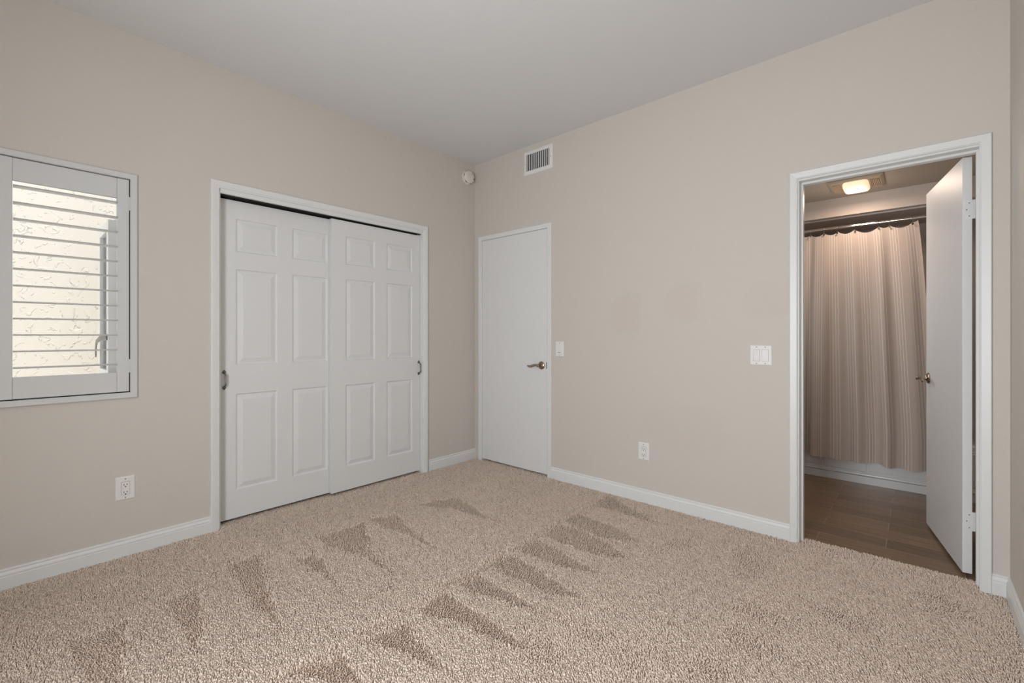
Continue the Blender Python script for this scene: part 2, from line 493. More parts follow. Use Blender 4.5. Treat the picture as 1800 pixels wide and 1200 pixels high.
def smooth_noise(x, y, scale, seed):
    rg = np.random.default_rng(seed)
    g = rg.random((64, 64))
    u, v_ = x / scale + 20, y / scale + 20
    i, j = np.floor(u).astype(int), np.floor(v_).astype(int)
    fu, fv = u - i, v_ - j
    fu, fv = fu * fu * (3 - 2 * fu), fv * fv * (3 - 2 * fv)
    a, b_, c, d = g[i % 64, j % 64], g[(i + 1) % 64, j % 64], g[i % 64, (j + 1) % 64], g[(i + 1) % 64, (j + 1) % 64]
    return (a * (1 - fu) + b_ * fu) * (1 - fv) + (c * (1 - fu) + d * fu) * fv

def carpet():
    rg = np.random.default_rng(7)
    cx_, cy_ = cam.location.x, cam.location.y
    va = np.array([-math.sin(math.radians(TURN)), math.cos(math.radians(TURN))])
    pts = []
    for lo, hi, step in ((0.9, 2.3, 0.0056), (2.3, 3.3, 0.0066), (3.3, 6.0, 0.0082)):
        gx, gy = np.meshgrid(np.arange(-0.10, W, step), np.arange(-3.4, 0.092, step))
        gx = gx.ravel() + rg.normal(0, step * 0.28, gx.size)
        gy = gy.ravel() + rg.normal(0, step * 0.28, gy.size)
        dx, dy = gx - cx_, gy - cy_
        dep = dx * va[0] + dy * va[1]
        lat = dx * va[1] - dy * va[0]
        ok = (dep >= lo) & (dep < hi) & (np.abs(lat) < dep * 1.3 + 0.6)
        room = (gx > 0.012) & (gx < W - 0.012) & (gy < -0.012)
        clos = (gx > -0.10) & (gx <= 0.02) & (gy > CL0 + 0.003) & (gy < CL1 - 0.003)
        d1 = (gx > D0 + 0.003) & (gx < D1 - 0.003) & (gy > -0.02) & (gy < 0.06)
        d2 = (gx > B0 + 0.004) & (gx < B1 - 0.004) & (gy > -0.02) & (gy < 0.088 + rg.normal(0, 0.0015, gx.size))
        ok &= (room | clos | d1 | d2) & (rg.random(gx.size) > 0.06)
        pts.append(np.stack([gx[ok], gy[ok], np.full(ok.sum(), step)], 1))
    p = np.concatenate(pts)
    x, y, st = p.T
    n = len(x)
    # how far the pile is brushed the other way (0..1)
    jx, jy = x + rg.normal(0, 0.010, n), y + rg.normal(0, 0.008, n)
    jx = jx + (smooth_noise(x, y, 0.09, 3) - 0.5) * 0.04
    jy = jy + (smooth_noise(x, y, 0.07, 4) - 0.5) * 0.024
    mark = np.zeros(n)
    for poly in MARKS.values():
        mark = np.maximum(mark, inside(jx, jy, poly).astype(float))
    fx, fy = jx + rg.normal(0, 0.022, n), jy + rg.normal(0, 0.022, n)
    for poly in FAINT.values():
        mark = np.maximum(mark, inside(fx, fy, poly) * 0.70)
    for (ax, ay), (bx_, by), wd in LINES:
        t = np.clip((jy - ay) / (by - ay), 0, 1)
        dist = np.abs(jx - (ax + (bx_ - ax) * t))
        k = (jy < ay) & (jy > by) & (dist < wd * smooth_noise(x, y, 0.15, 9))
        mark = np.maximum(mark, 0.8 * k)
    low = smooth_noise(x, y, 0.30, 5) * 0.6 + smooth_noise(x, y, 0.13, 6) * 0.4
    patchy = np.clip((low - 0.52) / 0.2, 0, 1)
    right = np.clip((x - 1.9) / 0.5, 0, 1)
    mark = np.maximum(mark, patchy * (0.10 + 0.35 * right))
    edge = np.clip(1 - np.minimum(np.minimum(x - 0.0, W - x), np.abs(y)) / 0.16, 0, 1) * (x > 0)
    mark = np.maximum(mark, edge * (0.35 + 0.4 * smooth_noise(x, y, 0.1, 8)))
    # lean of each tuft: away from the camera where it was brushed smooth, towards it in the strokes
    away = np.stack([np.full(n, -0.88), np.full(n, 0.47)])
    amt = (1 - 2.15 * mark) * 0.0096
    ang = rg.uniform(0, 2 * math.pi, n)
    rad = rg.random(n) ** 0.6 * (0.0046 - 0.0014 * mark)
    lx = away[0] * amt + np.cos(ang) * rad
    ly = away[1] * amt + np.sin(ang) * rad
    hgt = 0.0125 + rg.normal(0, 0.0018, n) * (0.8 + 0.6 * mark)
    z0 = -0.008
    rot = rg.uniform(0, 2 * math.pi, n)
    k = st / 0.0056
    r0 = 0.0031 * k
    r1 = (0.0026 + rg.random(n) * 0.0008 - 0.0009 * mark) * k
    V = np.empty((n, 7, 3))
    for i in range(3):
        a = rot + i * 2 * math.pi / 3
        V[:, i, 0] = x + np.cos(a) * r0; V[:, i, 1] = y + np.sin(a) * r0; V[:, i, 2] = z0
        a = a + 0.6
        V[:, 3 + i, 0] = x + lx * 0.75 + np.cos(a) * r1; V[:, 3 + i, 1] = y + ly * 0.75 + np.sin(a) * r1; V[:, 3 + i, 2] = z0 + hgt * 0.82
    V[:, 6, 0] = x + lx * 1.1; V[:, 6, 1] = y + ly * 1.1; V[:, 6, 2] = z0 + hgt * 0.97
    base = (np.arange(n) * 7)[:, None]
    quads = np.concatenate([base + np.array([[i, (i + 1) % 3, 3 + (i + 1) % 3, 3 + i]]) for i in range(3)], 0)
    tris = np.concatenate([base + np.array([[3 + i, 3 + (i + 1) % 3, 6]]) for i in range(3)], 0)
    # backing under the pile, over the whole room
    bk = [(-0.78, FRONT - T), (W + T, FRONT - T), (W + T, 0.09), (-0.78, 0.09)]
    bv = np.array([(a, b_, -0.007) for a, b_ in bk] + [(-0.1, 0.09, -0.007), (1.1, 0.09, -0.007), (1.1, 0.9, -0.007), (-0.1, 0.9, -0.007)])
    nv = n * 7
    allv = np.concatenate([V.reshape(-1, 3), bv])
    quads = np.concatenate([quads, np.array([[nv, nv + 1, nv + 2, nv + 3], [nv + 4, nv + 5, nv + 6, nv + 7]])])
    nq, ntr = len(quads), len(tris)
    me = bpy.data.meshes.new('floor')
    me.vertices.add(len(allv)); me.vertices.foreach_set('co', allv.astype(np.float32).ravel())
    me.loops.add(nq * 4 + ntr * 3)
    me.loops.foreach_set('vertex_index', np.concatenate([quads.ravel(), tris.ravel()]).astype(np.int32))
    me.polygons.add(nq + ntr)
    me.polygons.foreach_set('loop_start', np.concatenate([np.arange(nq) * 4, nq * 4 + np.arange(ntr) * 3]).astype(np.int32))
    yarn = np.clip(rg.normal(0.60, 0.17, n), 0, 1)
    tuft_tone = np.clip(yarn, 0, 1)
    yv = np.repeat(tuft_tone, 7).reshape(n, 7)
    yv[:, 6] -= 0.22                                  # tips coloured darker to deepen the shade of the strokes
    yv = np.concatenate([np.clip(yv, 0, 1).ravel(), np.full(8, 0.08)])  # backing toned dark, for jute and for shade between the tufts
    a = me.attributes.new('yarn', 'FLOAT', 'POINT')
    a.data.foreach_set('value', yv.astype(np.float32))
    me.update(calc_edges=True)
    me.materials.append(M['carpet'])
    o = bpy.data.objects.new('floor', me)
    COL.objects.link(o)
    tag(o, 'beige cut-pile carpet with vacuum marks covering the bedroom floor', 'carpet', kind='structure')
    print('tufts', n)
carpet()

# ------------------------------------------------------------------ baseboards
BASE = [(0, -0.01), (0.013, -0.01), (0.013, 0.057), (0.0105, 0.0595), (0.0105, 0.0615), (0.0125, 0.064), (0.012, 0.070), (0.008, 0.077), (0.0065, 0.081), (0.0085, 0.085), (0.0082, 0.089), (0.005, 0.0925), (0, 0.0935)]
def base_run(a, b, place):
    return sweep(bmesh.new(), [[place(u, w, z) for w, z in BASE] for u in (a, b)])
pl_left = lambda u, w, z: (w, u, z)
pl_back = lambda u, w, z: (u, -w, z)
pl_right = lambda u, w, z: (W - w, u, z)
pl_front = lambda u, w, z: (u, FRONT + w, z)
struct('baseboard_left', base_run(FRONT, -2.125, pl_left), M['trim'], 'white moulded baseboard below the shuttered window', 'baseboard')
struct('baseboard_corner', base_run(-0.536, 0, pl_left), M['trim'], 'short white baseboard between closet and room corner', 'baseboard')
struct('baseboard_back', base_run(0.898, 2.565, pl_back), M['trim'], 'long white baseboard between the closed door and bathroom doorway', 'baseboard')
struct('baseboard_nook', base_run(3.343, W, pl_back), M['trim'], 'stub of white baseboard right of the bathroom doorway', 'baseboard')
struct('baseboard_right', base_run(FRONT, 0, pl_right), M['trim'], 'white baseboard along the right-hand wall', 'baseboard')
struct('baseboard_front', base_run(0, W, pl_front), M['trim'], 'white baseboard under the large window behind the camera', 'baseboard')

# ------------------------------------------------------------------ casings
def casing(prof, a, b, zt, place, z0=-0.008):
    """prof: (distance outwards from the opening edge, height off the wall); three mitred legs round an opening a..b, top zt."""
    path = [lambda d, w: (a - d, w, z0), lambda d, w: (a - d, w, zt + d), lambda d, w: (b + d, w, zt + d), lambda d, w: (b + d, w, z0)]
    rows = [[place(*f(d, w)) for d, w in prof] for f in path]
    return sweep(bmesh.new(), rows)

def ring(prof, a, b, z0, z1, place):
    path = [lambda d, w: (a - d, w, z0 - d), lambda d, w: (a - d, w, z1 + d), lambda d, w: (b + d, w, z1 + d), lambda d, w: (b + d, w, z0 - d)]
    return sweep(bmesh.new(), [[place(*f(d, w)) for d, w in prof] for f in path], closed=True)

# closet: casing, jamb lining, fascia
o = struct('trim_1', casing([(0, 0), (0, 0.010), (0.004, 0.0125), (0.009, 0.0115), (0.012, 0.014), (0.036, 0.017), (0.042, 0.016), (0.044, 0.012), (0.044, 0)],
                            CL0 - 0.007, CL1 + 0.007, CLZ + 0.026, pl_left), M['trim'], 'white casing framing the sliding closet doors', 'door casing')
bm = box(-T, 0.002, CL0 - 0.012, CL0, -0.008, CLZ + 0.012)
bx(bm, -T, 0.002, CL1, CL1 + 0.012, -0.008, CLZ + 0.012)
bx(bm, -T, 0.002, CL0 - 0.012, CL1 + 0.012, CLZ + 0.025, CLZ + 0.04)
bx(bm, -0.016, 0.0045, CL0, CL1, CLZ, CLZ + 0.03, bev=0.002)
obj('jamb', bm, M['trim'], parent=o)
bm = box(-0.118, -0.018, CL0 + 0.001, CL1 - 0.001, CLZ + 0.006, CLZ + 0.024)
for xx in (-0.024, -0.070, -0.112):
    bx(bm, xx - 0.002, xx + 0.002, CL0 + 0.001, CL1 - 0.001, CLZ - 0.0045, CLZ + 0.008)
obj('door_track', bm, M['bronze'], parent=o, label='dark metal sliding track')

# closed door
FLAT = [(0, 0), (0, 0.009), (0.003, 0.0115), (0.036, 0.0125), (0.039, 0.010), (0.039, 0)]
o = struct('trim_2', casing(FLAT, D0 - 0.001, D1 + 0.008, DZ - 0.002, pl_back), M['trim'], 'flat white casing framing the closed door', 'door casing')
bm = box(D0 - 0.012, D0, 0, T, -0.008, DZ + 0.012)
bx(bm, D1, D1 + 0.012, 0, T, -0.008, DZ + 0.012); bx(bm, D0, D1, 0, T, DZ, DZ + 0.012)
obj('jamb', bm, M['trim'], parent=o)

# bathroom doorway
BC = [(0, 0), (0, 0.0085), (0.0025, 0.011), (0.005, 0.0105), (0.0065, 0.013), (0.036, 0.016), (0.039, 0.013), (0.039, 0)]
o = struct('trim_3', casing(BC, B0 - 0.005, B1 - 0.004, BZ + 0.009, pl_back), M['trim'], 'white casing framing the bathroom doorway', 'door casing')
bm = box(B0 - 0.014, B0, -0.001, T, -0.008, BZ + 0.014)
bx(bm, B1, B1 + 0.014, -0.001, T, -0.008, BZ + 0.014); bx(bm, B0, B1, -0.001, T, BZ, BZ + 0.014)
obj('jamb', bm, M['trim'], parent=o)
bm = box(B0, B0 + 0.0115, 0.045, 0.08, -0.004, BZ, bev=0.001)
bx(bm, B1 - 0.010, B1, 0.045, 0.08, -0.004, BZ, bev=0.001)
bx(bm, B0 + 0.01, B1 - 0.01, 0.045, 0.08, BZ - 0.0115, BZ, bev=0.001)
obj('door_stop', bm, M['trim'], parent=o)

# ------------------------------------------------------------------ sliding closet doors (six moulded panels)
def six_panel(w, z0, z1, th, panels_u, panels_z):
    """Door slab, local X across, front face at y = 0 facing -y."""
    bm = bmesh.new()
    us = [0] + [q for p in panels_u for q in p] + [w]
    zs = [z0] + [q for p in panels_z for q in p] + [z1]
    isp = lambda i, j: i % 2 == 1 and j % 2 == 1
    cache = {}
    def v(x, y, z):
        k = (round(x, 5), round(y, 5), round(z, 5))
        if k not in cache:
            cache[k] = bm.verts.new((x, y, z))
        return cache[k]
    for i in range(len(us) - 1):
        for j in range(len(zs) - 1):
            a, b, c, d = us[i], us[i + 1], zs[j], zs[j + 1]
            if not isp(i, j):
                bm.faces.new((v(a, 0, c), v(b, 0, c), v(b, 0, d), v(a, 0, d)))
                continue
            prev = [v(a, 0, c), v(b, 0, c), v(b, 0, d), v(a, 0, d)]
            for ins, dep in ((0.0015, 0.003), (0.005, 0.0068), (0.010, 0.0082), (0.014, 0.0078), (0.036, 0.0022), (0.0385, 0.0012), (0.041, 0.0012)):
                cur = [v(a + ins, dep, c + ins), v(b - ins, dep, c + ins), v(b - ins, dep, d - ins), v(a + ins, dep, d - ins)]
                for k in range(4):
                    bm.faces.new((prev[k], prev[(k + 1) % 4], cur[(k + 1) % 4], cur[k]))
                prev = cur
            bm.faces.new(prev)
    # edges and back
    e = 0.002
    for (xa, za), (xb, zb) in (((0, z0), (w, z0)), ((w, z0), (w, z1)), ((w, z1), (0, z1)), ((0, z1), (0, z0))):
        bm.faces.new([bm.verts.new(q) for q in ((xa, 0, za), (xb, 0, zb), (xb, th, zb), (xa, th, za))])
    bm.faces.new([bm.verts.new(q) for q in ((0, th, z0), (w, th, z0), (w, th, z1), (0, th, z1))])
    bmesh.ops.remove_doubles(bm, verts=bm.verts, dist=1e-5)
    return bm

PZ = [(0.190, 0.787), (0.968, 1.562), (1.670, 1.875)]

def closet_pull(parent, u):
    """Bow pull with diamond rosettes, local frame of the door (front at y = 0)."""
    bm = bmesh.new()
    za, zb = 0.832, 0.925
    pts, rad = [], []
    for i in range(17):
        t = i / 16
        z = za + (zb - za) * t
        out = 0.026 * min(1, math.sin(math.pi * t) * 1.9) ** 0.8 if 0 < t < 1 else 0.002
        pts.append((u, -0.003 - out, z))
        rad.append(0.0042 if 0.2 < t < 0.8 else 0.0034)
    rad = [r * (1.25 if abs(i - 13) <= 1 or abs(i - 3) <= 1 else 1) for i, r in enumerate(rad)]
    tube(bm, pts, rad)
    for z, s in ((za, -1), (zb, 1)):
        prof = [(0, 0.016), (0.010, 0.004), (0.0105, -0.002), (0.004, -0.010), (-0.004, -0.010), (-0.0105, -0.002), (-0.010, 0.004)]
        rows = []
        for k, dep in ((1.0, 0.0), (1.0, -0.0025), (0.72, -0.005), (0.35, -0.007)):
            rows.append([(u + a * k, dep, z + s * b * k) for a, b in prof])
        sweep(bm, rows)
    return obj('handle', bm, M['pewter'], parent=parent, smooth=True, label='small pewter bow pull')

def closet_door(name, y0, y1, x, pu, pull, label):
    o = obj(name, six_panel(y1 - y0, 0.018, 1.986, 0.034, [(a - y0, b - y0) for a, b in pu], PZ), M['closet'], loc=(x, y0, 0), rotz=LEFT)
    tag(o, label, 'closet door', 'sliding closet doors', 'structure')
    closet_pull(o, pull - y0)
    return o
closet_door('door_3', CL0 + 0.002, -1.272, -0.069, [(-1.971, -1.727), (-1.630, -1.387)], -2.037,
            'white six-panel sliding closet door nearest the window, tucked behind the other')
closet_door('door_4', -1.3755, CL1 - 0.0025, -0.030, [(-1.268, -1.029), (-0.924, -0.684)], -0.620,
            'white six-panel sliding closet door nearer the room corner, overlapping in front')

# ------------------------------------------------------------------ lever handle
def lever(parent, u, z, flip, name='lever_handle'):
    """Round rose and curved lever; local frame of the door, front at y = 0; flip +1 lever to +x, -1 to -x."""
    bm = lathe(bmesh.new(), [(0.029, 0.0), (0.0325, -0.0012), (0.0325, -0.004), (0.029, -0.008), (0.020, -0.011), (0.014, -0.0135), (0.0125, -0.018)], (u, 0, z), 'Y', 32)
    r = obj(name, bm, M['nickel'], parent=parent, smooth=True, label='brushed nickel lever handle')
    bm = lathe(bmesh.new(), [(0.0105, -0.017), (0.0105, -0.040), (0.0125, -0.043), (0.0125, -0.056), (0.009, -0.060)], (u, 0, z), 'Y', 24)
    pts, rad = [], []
    for i in range(15):
        t = i / 14
        pts.append((u + flip * (0.004 + 0.108 * t), -0.050 + 0.006 * math.sin(math.pi * t), z + 0.005 * math.sin(2 * math.pi * t) * (0.6 + t) - 0.004 * t))
        w = 0.0095 if t < 0.2 else (0.0075 + 0.003 * math.sin(math.pi * (t - 0.2) / 0.8))
        if 0.22 < t < 0.34:
            w += 0.002
        rad.append((0.0062 if t < 0.95 else 0.004, w if t < 0.95 else w * 0.7))
    tube(bm, pts, rad, 14)
    obj('lever', bm, M['nickel'], parent=r, smooth=True)
    return r

# closed door
o = obj('door_1', box(0.0015, D1 - D0 - 0.0025, 0.0015, 0.036, 0.018, DZ - 0.0025, bev=0.0012), M['door'], loc=(D0, 0, 0))
tag(o, 'plain white flush door, closed, next to the room corner', 'door', kind='structure')
lever(o, 0.794 - D0, 0.904, -1)
for z in (0.265, 1.742):
    bm = bmesh.new()
    for k in range(5):
        lathe(bm, [(0.0055, z - 0.042 + k * 0.0168), (0.0055, z - 0.042 + k * 0.0168 + 0.0158)], (-0.002, -0.005, 0), 'Z', 14)
    bx(bm, -0.012, 0.0015, -0.0015, 0.0003, z - 0.044, z + 0.044)
    obj('hinge', bm, M['trim'], parent=o, smooth=True)
obj('strike_slot', box(D1 - D0 - 0.0065, D1 - D0 - 0.0004, -0.0006, 0.004, 0.878, 0.932), M['dark'], parent=o, label='dark latch gap')

# open bathroom door
A = Vector((3.258, 0.129, 0)); Bp = Vector((3.138, 0.785, 0))
ang = math.atan2(A.y - Bp.y, A.x - Bp.x)      # local +x runs from the free edge to the hinge edge
DW = (A - Bp).length
o = obj('door_2', box(0, DW, 0, 0.035, 0.014, 2.004, bev=0.0015), M['door'], loc=Bp, rotz=ang)
tag(o, 'plain white flush door standing open into the bathroom', 'door', kind='structure')
lever(o, 0.062, 0.897, 1)
bm = lathe(bmesh.new(), [(0.029, 0.035), (0.0325, 0.0362), (0.0325, 0.039), (0.020, 0.046), (0.012, 0.05), (0.0105, 0.075), (0.012, 0.09)], (0.062, 0, 0.897), 'Y', 24)
tube(bm, [(0.062, 0.085, 0.897), (0.10, 0.083, 0.899), (0.15, 0.085, 0.894)], [(0.006, 0.009)] * 3)
obj('rear_lever', bm, M['nickel'], parent=o, smooth=True)
for z in (0.264, 1.752):
    bm = box(DW - 0.0002, DW + 0.0016, 0.008, 0.0365, z - 0.045, z + 0.045)
    bx(bm, DW - 0.0002, DW + 0.0016, 0.0365, 0.048, z - 0.045, z + 0.045)
    for k in range(3):
        lathe(bm, [(0.005, z - 0.044 + k * 0.031), (0.005, z - 0.044 + k * 0.031 + 0.026)], (DW - 0.002, 0.050, 0), 'Z', 12)
    h = obj('hinge', bm, M['trim'], parent=o, smooth=True)
    bm = bmesh.new()
    for dz in (-0.031, 0.0, 0.031):
        lathe(bm, [(0.0028, DW + 0.0015), (0.0022, DW + 0.0024)], (0, 0.024 if dz else 0.015, z + dz), 'X', 10)
    obj('screws', bm, M['grey'], parent=h)
lt = box(-0.001, 0.0004, 0.006, 0.029, 0.868, 0.926)
obj('latch_plate', lt, M['nickel'], parent=o)

# ------------------------------------------------------------------ electrical plates
def plate(parent, w, h, nm='plate'):
    rows = [[(sx * w / 2 * 1.0, 0, sz * h / 2) for sx, sz in ((-1, -1), (1, -1), (1, 1), (-1, 1))],
            [(sx * w / 2, -0.0025, sz * h / 2) for sx, sz in ((-1, -1), (1, -1), (1, 1), (-1, 1))],
            [(sx * (w / 2 - 0.0045), -0.0058, sz * (h / 2 - 0.0045)) for sx, sz in ((-1, -1), (1, -1), (1, 1), (-1, 1))]]
    return obj(nm, sweep(bmesh.new(), rows), M['plastic'], parent=parent)

def screw(parent, x, z):
    bm = lathe(bmesh.new(), [(0.0030, -0.0055), (0.0030, -0.0066), (0.0018, -0.0070)], (x, 0, z), 'Y', 12)
    return obj('screw', bm, M['grey'], parent=parent)

def outlet(loc, rotz, label):
    t = thing('electrical_outlet', label, 'outlet', loc, rotz, 'wall outlets')
    p = plate(t, 0.079, 0.121)
    screw(t, 0, 0.048); screw(t, 0, -0.048)
    bm = box(-0.0172, 0.0172, -0.0062, -0.0056, -0.0342, 0.0342)
    obj('gap_line', bm, M['grey'], parent=t)
    rec = obj('receptacle', box(-0.0162, 0.0162, -0.0075, -0.0058, -0.0332, 0.0332, bev=0.0006), M['plastic'], parent=t)
    for s in (0.019, -0.0195):
        bm = bmesh.new()
        bx(bm, -0.0077, -0.0051, -0.0079, -0.0073, s - 0.0042, s + 0.0042)
        bx(bm, 0.0051, 0.0077, -0.0079, -0.0073, s - 0.0034, s + 0.0034)
        lathe(bm, [(0.0030, -0.0073), (0.0030, -0.0079)], (0, 0, s - 0.0105), 'Y', 12)
        obj('plug_socket', bm, M['dark'], parent=rec, label='dark plug slots')
    return t
outlet((0, -2.5075, 0.354), LEFT, 'white double wall outlet low below the shuttered window')
outlet((1.689, 0, 0.352), 0, 'white double wall outlet low on the wall between the closed door and bathroom doorway')

t = thing('light_switch', 'narrow white single switch plate right beside the closed door', 'light switch', (0.977, 0, 1.041), 0, 'wall switches')
plate(t, 0.077, 0.119)
screw(t, 0, 0.048); screw(t, 0, -0.048)
obj('paddle', box(-0.0165, 0.0165, -0.0085, -0.0056, -0.033, 0.033, bev=0.001), M['plastic'], parent=t)
obj('slide_slot', box(-0.012, 0.012, -0.0090, -0.0083, -0.0285, -0.0245), M['grey'], parent=t)

t = thing('light_switch', 'wide white switch plate with two rockers beside the bathroom doorway', 'light switch', (2.4165, 0, 1.035), 0, 'wall switches')
plate(t, 0.1155, 0.1165)
for sx_ in (-0.0228, 0.0228):
    screw(t, sx_, 0.0475); screw(t, sx_, -0.0475)
    obj('gap_line', box(sx_ - 0.0172, sx_ + 0.0172, -0.0063, -0.0056, -0.0342, 0.0342), M['grey'], parent=t)
    s = -1 if sx_ < 0 else 1
    bm = sweep(bmesh.new(), [[(sx_ + a, -0.0056, z) for a, z in ((-0.0162, -0.0332), (0.0162, -0.0332), (0.0162, 0.0332), (-0.0162, 0.0332))],
                             [(sx_ + a, d, z) for a, z, d in ((-0.0158, -0.0328, -0.0085 - 0.0022 * s), (0.0158, -0.0328, -0.0085 - 0.0022 * s), (0.0158, 0.0328, -0.0085 + 0.0018 * s), (-0.0158, 0.0328, -0.0085 + 0.0018 * s))]])
    obj('rocker', bm, M['plastic'], parent=t)

# ------------------------------------------------------------------ air vent
t = thing('air_vent', 'white rectangular air vent with upright slats high above the closed door', 'air vent', (0.757, 0, 2.597))
vw, vh, iw, ih = 0.300, 0.200, 0.240, 0.138
obj('frame', ring([(0, 0.001), (0, 0.007), (0.004, 0.0085), (0.024, 0.006), (0.030, 0.002), (0.030, 0.0)], -iw / 2, iw / 2, -ih / 2, ih / 2, lambda u, w, z: (u, -w, z)), M['plastic'], parent=t)
obj('backing', box(-iw / 2 - 0.005, iw / 2 + 0.005, -0.0008, -0.0002, -ih / 2 - 0.005, ih / 2 + 0.005), M['duct'], parent=t, label='dark duct opening')
slat0 = None
for k in range(12):
    u = -iw / 2 + (k + 0.62) * iw / 12.2
    bm = box(-0.0030, 0.0030, -0.0032, 0.0032, -ih / 2, ih / 2, bev=0.001)
    if slat0 is None:
        slat0 = obj('slat', bm, M['plastic'], parent=t, loc=(u, -0.0045, 0))
    else:
        bm.free()
        c = slat0.copy(); COL.objects.link(c); c.location = (u, -0.0045, 0)
for u in (-0.135, 0.135):
    obj('screw', lathe(bmesh.new(), [(0.0035, -0.004), (0.003, -0.0088)], (u, 0, -0.004), 'Y', 12), M['grey'], parent=t)

# ------------------------------------------------------------------ smoke alarm
t = thing('smoke_detector', 'round white smoke alarm high in the room corner near the ceiling', 'smoke detector', (0, -0.094, 2.602), LEFT)
obj('base', lathe(bmesh.new(), [(0.066, 0.0), (0.067, -0.006), (0.064, -0.012), (0.056, -0.014)], (0, 0, 0), 'Y', 48), M['smoke'], parent=t, smooth=True)
cv = obj('cover', lathe(bmesh.new(), [(0.057, -0.013), (0.058, -0.026), (0.055, -0.034), (0.048, -0.038), (0.03, -0.0405), (0.0, -0.0415)][:-1] + [(0.004, -0.0415)], (0, 0, 0), 'Y', 48), M['smoke'], parent=t, smooth=True)
for a, r in ((-2.2, 0.0585), (-1.2, 0.0585), (0.9, 0.0585), (2.2, 0.0585), (3.0, 0.0585)):
    b2 = box(-0.011, 0.011, -0.024, -0.019, -0.0006, 0.0012)
    xf(b2, Matrix.Translation((r * math.cos(a), 0, r * math.sin(a))) @ Matrix.Rotation(-(a - math.pi / 2), 4, 'Y'))
    obj('smoke_slot', b2, M['dark'], parent=cv)
obj('indicator', lathe(bmesh.new(), [(0.0035, -0.037), (0.003, -0.0412)], (0.02, 0, 0.027), 'Y', 12), M['dark'], parent=cv, label='small dark indicator')
obj('sounder_hole', lathe(bmesh.new(), [(0.006, -0.030), (0.006, -0.0385)], (0.046, 0, -0.012), 'Y', 14), M['dark'], parent=cv, label='small dark hole')
obj('test_button', lathe(bmesh.new(), [(0.013, -0.0395), (0.013, -0.0418), (0.011, -0.0428)], (-0.008, 0, 0.004), 'Y', 24), M['smoke'], parent=cv, smooth=True)

# ------------------------------------------------------------------ window and shutter
wn = thing('window_1', 'small casement window with its sash swung out, behind the white shutters', 'window', (-0.09, (WN0 + WN1) / 2, WZ0), 0, kind='structure')
oy, oz = (WN0 + WN1) / 2, WZ0
hw, hh = (WN1 - WN0) / 2, WZ1 - WZ0
loc_w = lambda u, w, z: (w, u, z)
bm = bmesh.new()
bx(bm, -0.03, 0.03, -hw, -hw + 0.04, 0, hh); bx(bm, -0.03, 0.03, hw - 0.04, hw, 0, hh)
bx(bm, -0.03, 0.03, -hw, hw, 0, 0.05); bx(bm, -0.03, 0.03, -hw, hw, hh - 0.05, hh)
bx(bm, -0.03, 0.03, -0.06, -0.015, 0.04, hh - 0.04)
obj('window_frame', bm, M['vinyl'], parent=wn)
obj('pane', box(-0.003, 0.003, -hw + 0.04, -0.055, 0.05, hh - 0.05), M['glass'], parent=wn)
# sash opened out square to the wall, hinged beside the right jamb
sy = -2.545 - oy
sz0, sz1 = 0.055, 1.768 - WZ0
bm = bmesh.new()
sx0, sx1 = -0.39, -0.02
for a, b, c, d in ((sx0, sx0 + 0.055, sz0, sz1), (sx1 - 0.055, sx1, sz0, sz1), (sx0 + 0.055, sx1 - 0.055, sz0, sz0 + 0.055), (sx0 + 0.055, sx1 - 0.055, sz1 - 0.055, sz1)):
    bx(bm, a, b, sy - 0.018, sy + 0.018, c, d, bev=0.003)
sash = obj('sash', bm, M['vinyl'], parent=wn)
obj('sash_pane', box(sx0 + 0.05, sx1 - 0.05, sy - 0.003, sy + 0.003, sz0 + 0.05, sz1 - 0.05), M['glass'], parent=sash)
bm = tube(bmesh.new(), [(-0.035, sy - 0.020, 1.142 - WZ0), (-0.09, sy - 0.038, 1.138 - WZ0), (-0.19, sy - 0.045, 1.118 - WZ0), (-0.26, sy - 0.042, 1.082 - WZ0), (-0.28, sy - 0.04, 1.03 - WZ0)], [(0.006, 0.016), (0.006, 0.016), (0.005, 0.012), (0.004, 0.008), (0.003, 0.005)])
obj('latch_handle', bm, M['grey'], parent=sash, smooth=True)

sh = thing('plantation_shutter', 'white plantation shutter with open level louvers on the left wall', 'shutter', (0, WN1, WZ0), LEFT)
